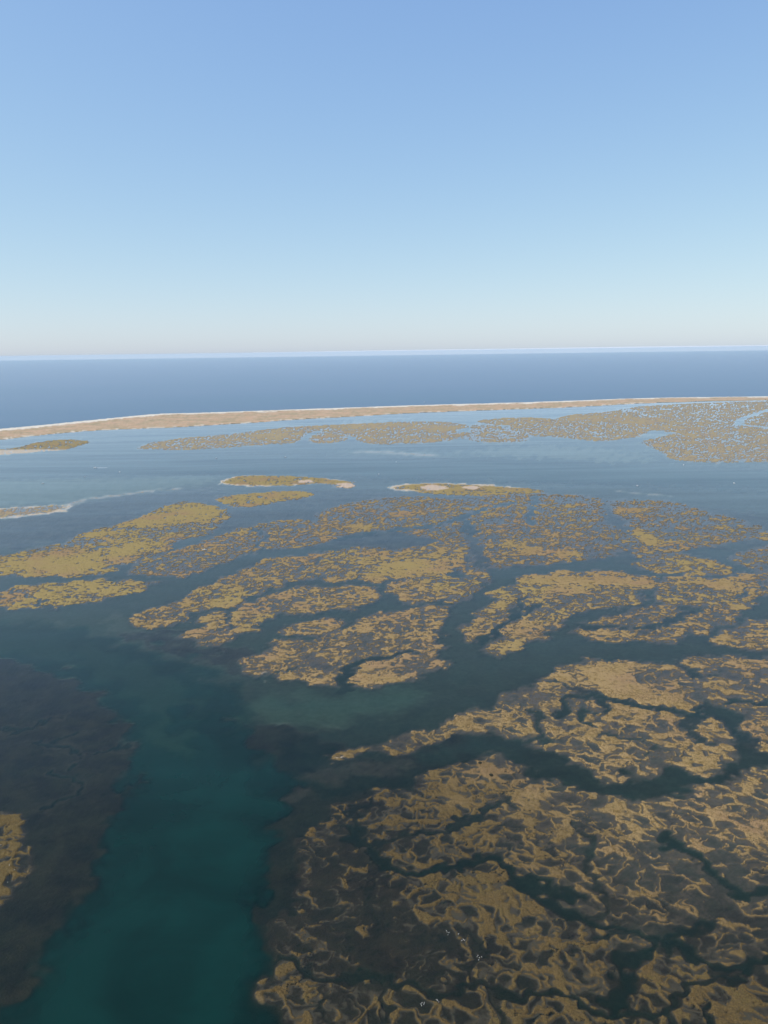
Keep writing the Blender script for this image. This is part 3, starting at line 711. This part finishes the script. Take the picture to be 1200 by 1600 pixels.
# ------------------------------------------------------------------ cut the grid into the seabed and its islands
gid = np.arange(NR * NC).reshape(NR, NC)
quads = np.stack([gid[:-1, :-1], gid[:-1, 1:], gid[1:, 1:], gid[1:, :-1]], -1).reshape(-1, 4)
V = np.stack([gx, gy, GZ], -1)
f_own = own[quads[:, 0]]
f_veg = veg[quads].mean(1)
f_sand = sand[quads].mean(1)
f_pan = pan[quads].mean(1)
sand_all = sand * (1 - pan)
ATT = {'veg': veg * (1 - pan), 'sand': sand_all, 'dark': dark, 'lit_pale': lit_pale, 'olive': olive, 'pan': pan, 'tone': np.clip(tone, -3, 3)}

def cut(name, faces, mat, parent=None, **props):
    vid, inv = np.unique(quads[faces].ravel(), return_inverse=True)
    me = make_mesh(name, V[vid], inv.reshape(-1, 4), {k: a[vid] for k, a in ATT.items()})
    return link(name, me, mat, parent, **props)

order = np.argsort(f_own, kind='stable')
so_own = f_own[order]
def faces_of(i):
    return order[np.searchsorted(so_own, i):np.searchsorted(so_own, i, 'right')]

def pieces(fs):
    """edge-connected groups of grid faces, largest first"""
    left = set(int(f) for f in fs)
    out = []
    while left:
        st = [left.pop()]
        comp = []
        while st:
            f = st.pop(); comp.append(f)
            for g in (f - 1, f + 1, f - (NC - 1), f + (NC - 1)):
                if g in left:
                    left.remove(g); st.append(g)
        out.append(np.array(comp))
    return sorted(out, key=len, reverse=True)

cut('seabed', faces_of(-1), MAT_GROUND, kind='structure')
entries = [(i['name'], i['cat'], i['label'], i['kind']) for i in ISLANDS] + [(a, 'salt marsh', b, 'marsh') for a, b, _ in R_SPLITS]
ROOTS = {}
for k, (nm, cat, lab, kind) in enumerate(entries):
    fs = faces_of(k)
    if len(fs) < 4:
        print('empty island', lab); continue
    mat = MAT_DUNE if kind == 'dune' else MAT_GROUND
    sandy = (f_sand[fs] > .5) & (kind != 'marsh')
    bare = (f_pan[fs] > .5)
    vegf = (f_veg[fs] > .5) & ~sandy & ~bare
    base = ~(sandy | bare | vegf) if kind != 'dune' else ~sandy
    if kind not in ('marsh', 'dune'):
        base = ~(sandy | bare)
        comps = pieces(fs[base])
        if len(comps) > 1:                      # scraps cut off by the sand join the sand
            small = np.isin(fs, np.concatenate(comps[1:]))
            sandy |= small
            base &= ~small
        root = cut(nm, fs[base], mat, label=lab, category=cat)
        for part, sel in (('beach', sandy & ~bare), ('sand_patch', bare)):
            for c in pieces(fs[sel]):
                if len(c) > 3: cut(part, c, mat, root)
        continue
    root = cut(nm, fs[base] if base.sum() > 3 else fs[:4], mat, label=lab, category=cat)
    if kind == 'dune':
        cut('beach', fs[sandy], mat, root)
        continue
    ROOTS[k] = root
    if vegf.sum() > 3: cut('marsh_vegetation', fs[vegf], mat, root, kind='stuff')
    if sandy.sum() > 3: cut('beach', fs[sandy], mat, root)
    if bare.sum() > 3: cut('sand_patch', fs[bare], mat, root)

# ------------------------------------------------------------------ water
r_ix = np.unique(np.r_[np.arange(0, NR, 3), NR - 1])
c_ix = np.unique(np.r_[np.arange(0, NC, 3), NC - 1])
sub = gid[np.ix_(r_ix, c_ix)]
wv = sub.ravel()
WN = np.arange(wv.size).reshape(sub.shape)
wq = np.stack([WN[:-1, :-1], WN[:-1, 1:], WN[1:, 1:], WN[1:, :-1]], -1).reshape(-1, 4)
dep = np.maximum(-GZ[wv], 0.0)
# keep the sheet out of the open sea strip: that is the sea object
wme_V = np.stack([gx[wv], gy[wv], np.zeros(wv.size)], -1)
q_sea = (seaside[wv][wq].mean(1) > .5)
seaq_v, seaq_inv = np.unique(wq[q_sea].ravel(), return_inverse=True)
lag_v, lag_inv = np.unique(wq[~q_sea].ravel(), return_inverse=True)
wme = make_mesh('lagoon_water', wme_V[lag_v], lag_inv.reshape(-1, 4), {'depth': dep[lag_v]})
link('lagoon_water', wme, MAT_WATER, kind='structure')
y0, y1 = Yr[0], Yr[-1]
F = 250000.0
inner = [(-half_width(y0), y0), (half_width(y0), y0), (half_width(y1), y1), (-half_width(y1), y1)]
outer = [(-F, -4000), (F, -4000), (F, F), (-F, F)]
sv = np.array([(*p, 0) for p in inner + outer])
sq = np.array([[0, 4, 5, 1], [1, 5, 6, 2], [2, 6, 7, 3], [3, 7, 4, 0]])
V2, Q2 = wme_V[seaq_v], seaq_inv.reshape(-1, 4)
link('sea', make_mesh('sea', np.vstack([sv, V2]), np.vstack([sq, Q2 + len(sv)]), smooth_shade=False), MAT_SEA, kind='structure')

# ------------------------------------------------------------------ tussocks on the near marshes (real clumps, too many to count)
def tussocks(parent, fs, n, size):
    wgt = f_veg[fs] * np.linalg.norm(np.cross(V[quads[fs, 1]] - V[quads[fs, 0]], V[quads[fs, 3]] - V[quads[fs, 0]]), axis=1)
    wgt = wgt * (.25 + smooth(-.3, .9, T_fine(V[quads[fs, 0], 0], V[quads[fs, 0], 1], .3, 1.4)))
    pick = rng.choice(fs, n, p=wgt / wgt.sum())
    uu, vw = rng.random((2, n, 1))
    q = quads[pick]
    c = (V[q[:, 0]] * (1 - uu) + V[q[:, 1]] * uu) * (1 - vw) + (V[q[:, 3]] * (1 - uu) + V[q[:, 2]] * uu) * vw
    k = 4
    a0 = rng.random(n) * 6.28
    r0 = size * (.6 + .8 * rng.random(n))
    hh = size * (.5 + .7 * rng.random(n))
    vs = np.empty((n, k + 1, 3))
    for j in range(k):
        a = a0 + j * 6.283 / k
        vs[:, j, 0] = c[:, 0] + np.cos(a) * r0
        vs[:, j, 1] = c[:, 1] + np.sin(a) * r0
        vs[:, j, 2] = c[:, 2] - .12
    vs[:, k, :] = c
    vs[:, k, :2] += (rng.random((n, 2)) - .5) * r0[:, None]
    vs[:, k, 2] += hh
    b0 = np.arange(n)[:, None] * (k + 1)
    tri = np.concatenate([np.stack([b0[:, 0] + j, b0[:, 0] + (j + 1) % k, b0[:, 0] + k], -1) for j in range(k)])
    o = link('tussocks', make_mesh('tussocks', vs.reshape(-1, 3), tri, smooth_shade=False), MAT_TUFT, parent, kind='stuff')
    return o

b = NB('tussock_grass')
n_ = b.noise(.9, 3, .7)
c_ = b.mix(b.ramp(n_, .35, .65), (.085, .056, .021), (.150, .100, .038))
c_ = b.mix(b.ramp(b.noise(.05, 4), .4, .65), c_, (.125, .092, .034))
MAT_TUFT = b.done(b.n('ShaderNodeBsdfPrincipled', ins={'Base Color': c_, 'Roughness': .95, 'Specular IOR Level': .1}).outputs[0])
for k, root in ROOTS.items():
    fs = faces_of(k)
    fs = fs[(f_veg[fs] > .55) & (V[quads[fs, 0], 1] < 640)]
    if len(fs) > 400:
        tussocks(root, fs, min(15000, len(fs)), .32)

# ------------------------------------------------------------------ boats
MAT_HULL = plain('white_gelcoat', (.80, .80, .78), .3)
MAT_DECK = plain('pale_deck', (.62, .60, .55), .6)
MAT_GLASS = plain('dark_glass', (.03, .04, .05), .1)
MAT_MOTOR = plain('black_motor', (.03, .03, .035), .4)
MAT_SAIL = plain('white_sailcloth', (.82, .82, .79), .8)
MAT_FOAM = plain('white_foam', (.80, .84, .86), .9)
MAT_BIRD = plain('white_feathers', (.66, .62, .54), .9)
MAT_LEAF = plain('dark_shrub_leaves', (.035, .035, .018), .9)

def hull_mesh(L, W, D):
    """open boat hull lofted from stern to a raked, pointed bow; deck sunk between the gunwales"""
    vs, fs = [], []
    st = [(0, .86, 1.0), (.25, .97, 1.0), (.5, 1.0, 1.02), (.75, .78, 1.1), (.9, .42, 1.2), (1.0, .03, 1.32)]
    for t, wd, sh in st:
        x = -L / 2 + t * L
        w_, z = W / 2 * wd, D * sh
        keel = -.35 * D * (1 - max(0, t - .6) * 2.3)
        vs += [(x, 0, keel), (x, -w_ * .8, keel * .2 + .05), (x, -w_, z), (x, -w_ * .86, z), (x, -w_ * .8, z * .55), (x, w_ * .8, z * .55), (x, w_ * .86, z), (x, w_, z), (x, w_ * .8, keel * .2 + .05)]
    n = 9
    for i in range(len(st) - 1):
        for j in range(n):
            a, c = i * n + j, i * n + (j + 1) % n
            fs.append((a, c, c + n, a + n))
    fs.append(tuple(range(n))[::-1]); fs.append(tuple(range((len(st) - 1) * n, len(st) * n)))
    me = bpy.data.meshes.new('hull'); me.from_pydata(vs, [], fs); me.validate()
    return me

def box_mesh(name, x0, x1, y0, y1, z0, z1, taper=0.0):
    t = taper
    vs = [(x0, y0, z0), (x1, y0, z0), (x1, y1, z0), (x0, y1, z0), (x0 + t, y0 + t, z1), (x1 - t * 2, y0 + t, z1), (x1 - t * 2, y1 - t, z1), (x0 + t, y1 - t, z1)]
    fs = [(3, 2, 1, 0), (4, 5, 6, 7), (0, 1, 5, 4), (1, 2, 6, 5), (2, 3, 7, 6), (3, 0, 4, 7)]
    me = bpy.data.meshes.new(name); me.from_pydata(vs, [], fs)
    return me

def copy_tree(o, **props):
    c = o.copy(); C.objects.link(c)
    for k, v in props.items(): c[k] = v
    for ch in o.children:
        d = ch.copy(); C.objects.link(d); d.parent = c
    return c

GROUP_BOATS = 'small white boats scattered over the lagoon'
mb = bpy.data.objects.new('motorboat', None); C.objects.link(mb)
link('hull', hull_mesh(8.0, 2.7, .85), MAT_HULL, mb)
link('deck', box_mesh('deck', -3.7, 1.6, -1.05, 1.05, .42, .47), MAT_DECK, mb)
link('cabin', box_mesh('cabin', -1.2, 1.7, -.85, .85, .48, 1.75, .2), MAT_HULL, mb)
link('windshield', box_mesh('windshield', 1.22, 1.52, -.62, .62, 1.0, 1.55, .03), MAT_GLASS, mb)
link('outboard_motor', box_mesh('outboard_motor', -4.5, -3.95, -.25, .25, -.3, 1.2, .06), MAT_MOTOR, mb)

def put(o, u, v, heading, scale=1.0, z=0.0):
    x, y = ground(u, v)
    o.location = (x, y, z)
    o.rotation_euler = (0, 0, math.radians(heading))
    o.scale = (scale,) * 3

BOATS = [
 (149, 731, 180, 1.15, 'white motorboat racing left with a white wake trailing behind it'),
 (187, 737.5, 150, .75, 'small boat floating just below the wake of the racing motorboat'),
 (133, 745, 20, .65, 'faint small boat floating below and left of the racing motorboat'),
 (67, 755.5, 10, .95, 'bright white boat at anchor in the green shallows above the left sand spit'),
 (338, 716, 60, .85, 'small boat below the white sand tip of the wide far marsh'),
 (446, 714.3, 0, 1.0, 'white boat close below the creek mouth of the wide far marsh'),
 (619, 722, 80, .75, 'lone small boat just below the pale thin sandbar in the lagoon'),
 (592, 741, 75, .75, 'small boat in the gap above and between the two sandy islets'),
 (996, 759, 30, .85, 'small boat in the wide lagoon above the drowned marsh fan'),
 (1068, 726.5, 80, .75, 'small boat close under the lower edge of the vast right-hand marsh'),
 (1147, 755, 100, .8, 'small boat in the lagoon farthest to the right'),
 (319.5, 859.3, 12, .95, 'white boat lying in a netted grey marsh below the smooth yellow marsh'),
]
for i, (u, v, hd, sc, lab) in enumerate(BOATS):
    o = mb if i == 0 else copy_tree(mb)
    o['label'] = lab; o['category'] = 'boat'; o['group'] = GROUP_BOATS
    put(o, u, v, hd, sc)

sb = bpy.data.objects.new('sailboat', None); C.objects.link(sb)
sb['label'] = 'tiny sailboat out at sea just beyond the barrier island beach'; sb['category'] = 'boat'
link('hull', hull_mesh(10, 3.0, 1.0), MAT_HULL, sb)
link('mast', box_mesh('mast', .4, .6, -.1, .1, .6, 13.5), MAT_HULL, sb)
for nm, pts in (('mainsail', [(.35, 0, 1.8), (-3.9, .35, 1.8), (.35, 0, 13.2)]), ('jib', [(.7, 0, 12.2), (4.6, 0, 1.3), (.9, .35, 1.5)])):
    me = bpy.data.meshes.new(nm)
    vs = [(x, y - .03, z) for x, y, z in pts] + [(x, y + .03, z) for x, y, z in pts]
    me.from_pydata(vs, [], [(0, 1, 2), (5, 4, 3), (0, 3, 4, 1), (1, 4, 5, 2), (2, 5, 3, 0)])
    link(nm, me, MAT_SAIL, sb)
put(sb, 663, 629, 15, .9)

# wake: a lumpy ribbon of foam that widens behind the racing boat
wx0, wy0 = ground(149, 731)
wvts, wfs = [], []
for i in range(26):
    t = i / 25
    x = wx0 + 4.5 + t * 30
    hw = (.9 + 1.5 * t) * (1 - .75 * t ** 3) * (1 + .25 * math.sin(i * 2.1))
    zz = .05 + .22 * (1 - t) * (1 + .4 * math.sin(i * 3.3))
    wvts += [(x, wy0 - hw, -.02), (x, wy0 - hw * .4, zz), (x, wy0 + hw * .4, zz * .9), (x, wy0 + hw, -.02)]
    if i:
        for j in range(3):
            a = (i - 1) * 4 + j
            wfs.append((a, a + 4, a + 5, a + 1))
me = bpy.data.meshes.new('boat_wake'); me.from_pydata(wvts, [], wfs)
link('boat_wake', me, MAT_FOAM, kind='stuff')

# ------------------------------------------------------------------ wading birds and dark shrubs
def bird_mesh():
    vs, fs = [], []
    def tube(path, rad, k=6):
        b0 = len(vs)
        for i, (p, r_) in enumerate(zip(path, rad)):
            p = Vector(p)
            d = (Vector(path[min(i + 1, len(path) - 1)]) - Vector(path[max(i - 1, 0)])).normalized()
            e1 = d.orthogonal().normalized(); e2 = d.cross(e1)
            for j in range(k):
                a = 6.283 * j / k
                vs.append(tuple(p + (e1 * math.cos(a) + e2 * math.sin(a)) * r_))
        for i in range(len(path) - 1):
            for j in range(k):
                fs.append((b0 + i * k + j, b0 + i * k + (j + 1) % k, b0 + (i + 1) * k + (j + 1) % k, b0 + (i + 1) * k + j))
    tube([(-.42, 0, .58), (-.3, 0, .63), (-.08, 0, .68), (.14, 0, .70), (.27, 0, .74)], [.02, .11, .18, .15, .05])
    tube([(.2, 0, .72), (.33, 0, .84), (.30, 0, 1.0), (.36, 0, 1.1), (.46, 0, 1.1)], [.09, .05, .045, .06, .03], 5)
    tube([(.44, 0, 1.1), (.66, 0, 1.04)], [.025, .012], 4)
    for y in (-.07, .07):
        tube([(0, y, .6), (.03, y, .3), (0, y, -.05)], [.03, .018, .015], 4)
    me = bpy.data.meshes.new('wading_bird'); me.from_pydata(vs, [], fs)
    return me
BIRD = bird_mesh(); BIRD.materials.append(MAT_BIRD)
FLOCKS = [
 ('white bird in the flock on pale brown marsh above the bottom creek', 'birds above the bottom creek', [(698.5, 1457), (700, 1461.5), (697.5, 1455), (701.5, 1458), (716.4, 1460.6), (721.7, 1470.8), (724.2, 1469), (726, 1470.2)]),
 ('white bird on the small brown hummock beside the bottom creek fork', 'birds on the hummock', [(748, 1501), (746.8, 1493.6), (749, 1497.7), (752.6, 1496.5), (745.5, 1495.5)]),
 ('white bird in the left flock under the bottom creek', 'birds under the bottom creek, left', [(658.7, 1572), (662.8, 1568), (662.2, 1570), (657.5, 1569.5), (659.3, 1567.8)]),
 ('white bird in the right flock under the bottom creek', 'birds under the bottom creek, right', [(685.5, 1567), (683.8, 1564), (682, 1563)]),
 ('white bird on the olive marsh clump at the left edge', 'birds on the olive clump', [(1.5, 1321), (15, 1355), (23, 1360), (12, 1379)]),
]
def height_at(x, y):
    r_ = int(np.argmin(np.abs(Yr - y))); c_ = int(np.clip(round((x / half_width(Yr[r_]) + 1) / 2 * (NC - 1)), 0, NC - 1))
    return float(GZ[r_ * NC + c_])
for lab, grp, pts in FLOCKS:
    for u, v in pts:
        x, y = ground(u, v)
        o = link('wading_bird', BIRD, None, None, (x, y, max(height_at(x, y), -.2)), label=lab, category='bird', group=grp)
        o.rotation_euler = (0, 0, random.uniform(0, 6.28))
        o.scale = (random.uniform(.7, .9),) * 3

def shrub(u, v, size, label):
    x, y = ground(u, v)
    o = bpy.data.objects.new('shrub', None); C.objects.link(o)
    o.location = (x, y, height_at(x, y)); o['label'] = label; o['category'] = 'shrub'
    rr = random.Random(int(u))
    vs, fs = [], []
    for i in range(420):
        while True:
            p = Vector((rr.uniform(-1, 1), rr.uniform(-1, 1), rr.uniform(0, 1)))
            if .35 < p.length < 1 + .2 * math.sin(7 * p.x + 3 * p.y): break
        p = Vector((p.x, p.y, p.z * .8)) * size
        d1 = Vector((rr.gauss(0, 1), rr.gauss(0, 1), rr.gauss(0, .6))).normalized() * .2
        d2 = d1.orthogonal().normalized() * .09
        b0 = len(vs)
        vs += [tuple(p - d1), tuple(p + d2), tuple(p + d1), tuple(p - d2)]
        fs.append((b0, b0 + 1, b0 + 2, b0 + 3))
    me = bpy.data.meshes.new('foliage'); me.from_pydata(vs, [], fs)
    link('foliage', me, MAT_LEAF, o, kind='stuff')
    link('stem', box_mesh('stem', -.08, .08, -.08, .08, -.2, size * .6, .02), MAT_MOTOR, o)
shrub(767.5, 1213, 1.5, 'dark round shrub on the pale straw crest of the lower field')
shrub(750, 1194, 1.3, 'dark shrub at the upper tip of the lower field near the channel')

# ------------------------------------------------------------------ low sea-fog bank on the horizon, beyond the haze
NX, NA = 241, 13
fv, ff = [], []
for i in range(NX):
    x = -130000 + 260000 * i / (NX - 1)
    top = 352 + 26 * math.sin(x / 31000 + .8) + 14 * math.sin(x / 9700) + 8 * math.sin(x / 3900 + 2) + x * .0006
    for j in range(NA):
        a = math.pi * j / (NA - 1)
        fv.append((x, 66000 - 7500 * math.cos(a) + 900 * math.sin(x / 12000), -2 + (top + 2) * math.sin(a) ** .6))
    if i:
        for j in range(NA - 1):
            k = (i - 1) * NA + j
            ff.append((k, k + NA, k + NA + 1, k + 1))
MAT_FOG = plain('white_fog', (.74, .75, .76), 1.0)
link('fog_bank', make_mesh('fog_bank', np.array(fv), np.array(ff)), MAT_FOG, kind='stuff')

# ------------------------------------------------------------------ haze
hv = [(x, y, z) for z in (-20, 312) for y in (-3000, 56000) for x in (-90000, 90000)]
hq = np.array([[0, 2, 3, 1], [4, 5, 7, 6], [0, 1, 5, 4], [2, 6, 7, 3], [0, 4, 6, 2], [1, 3, 7, 5]])
hm = bpy.data.materials.new('haze_air')
hm.use_nodes = True
ht = hm.node_tree
ht.nodes.clear()
ho = ht.nodes.new('ShaderNodeOutputMaterial')
hp = ht.nodes.new('ShaderNodeVolumePrincipled')
hp.inputs['Color'].default_value = (.82, .94, 1.0, 1)
hp.inputs['Density'].default_value = HAZE_DENSITY
hp.inputs['Anisotropy'].default_value = 0.0
ht.links.new(hp.outputs[0], ho.inputs['Volume'])
hme = make_mesh('haze', np.array(hv, float), hq, smooth_shade=False)
link('haze', hme, hm, kind='stuff')
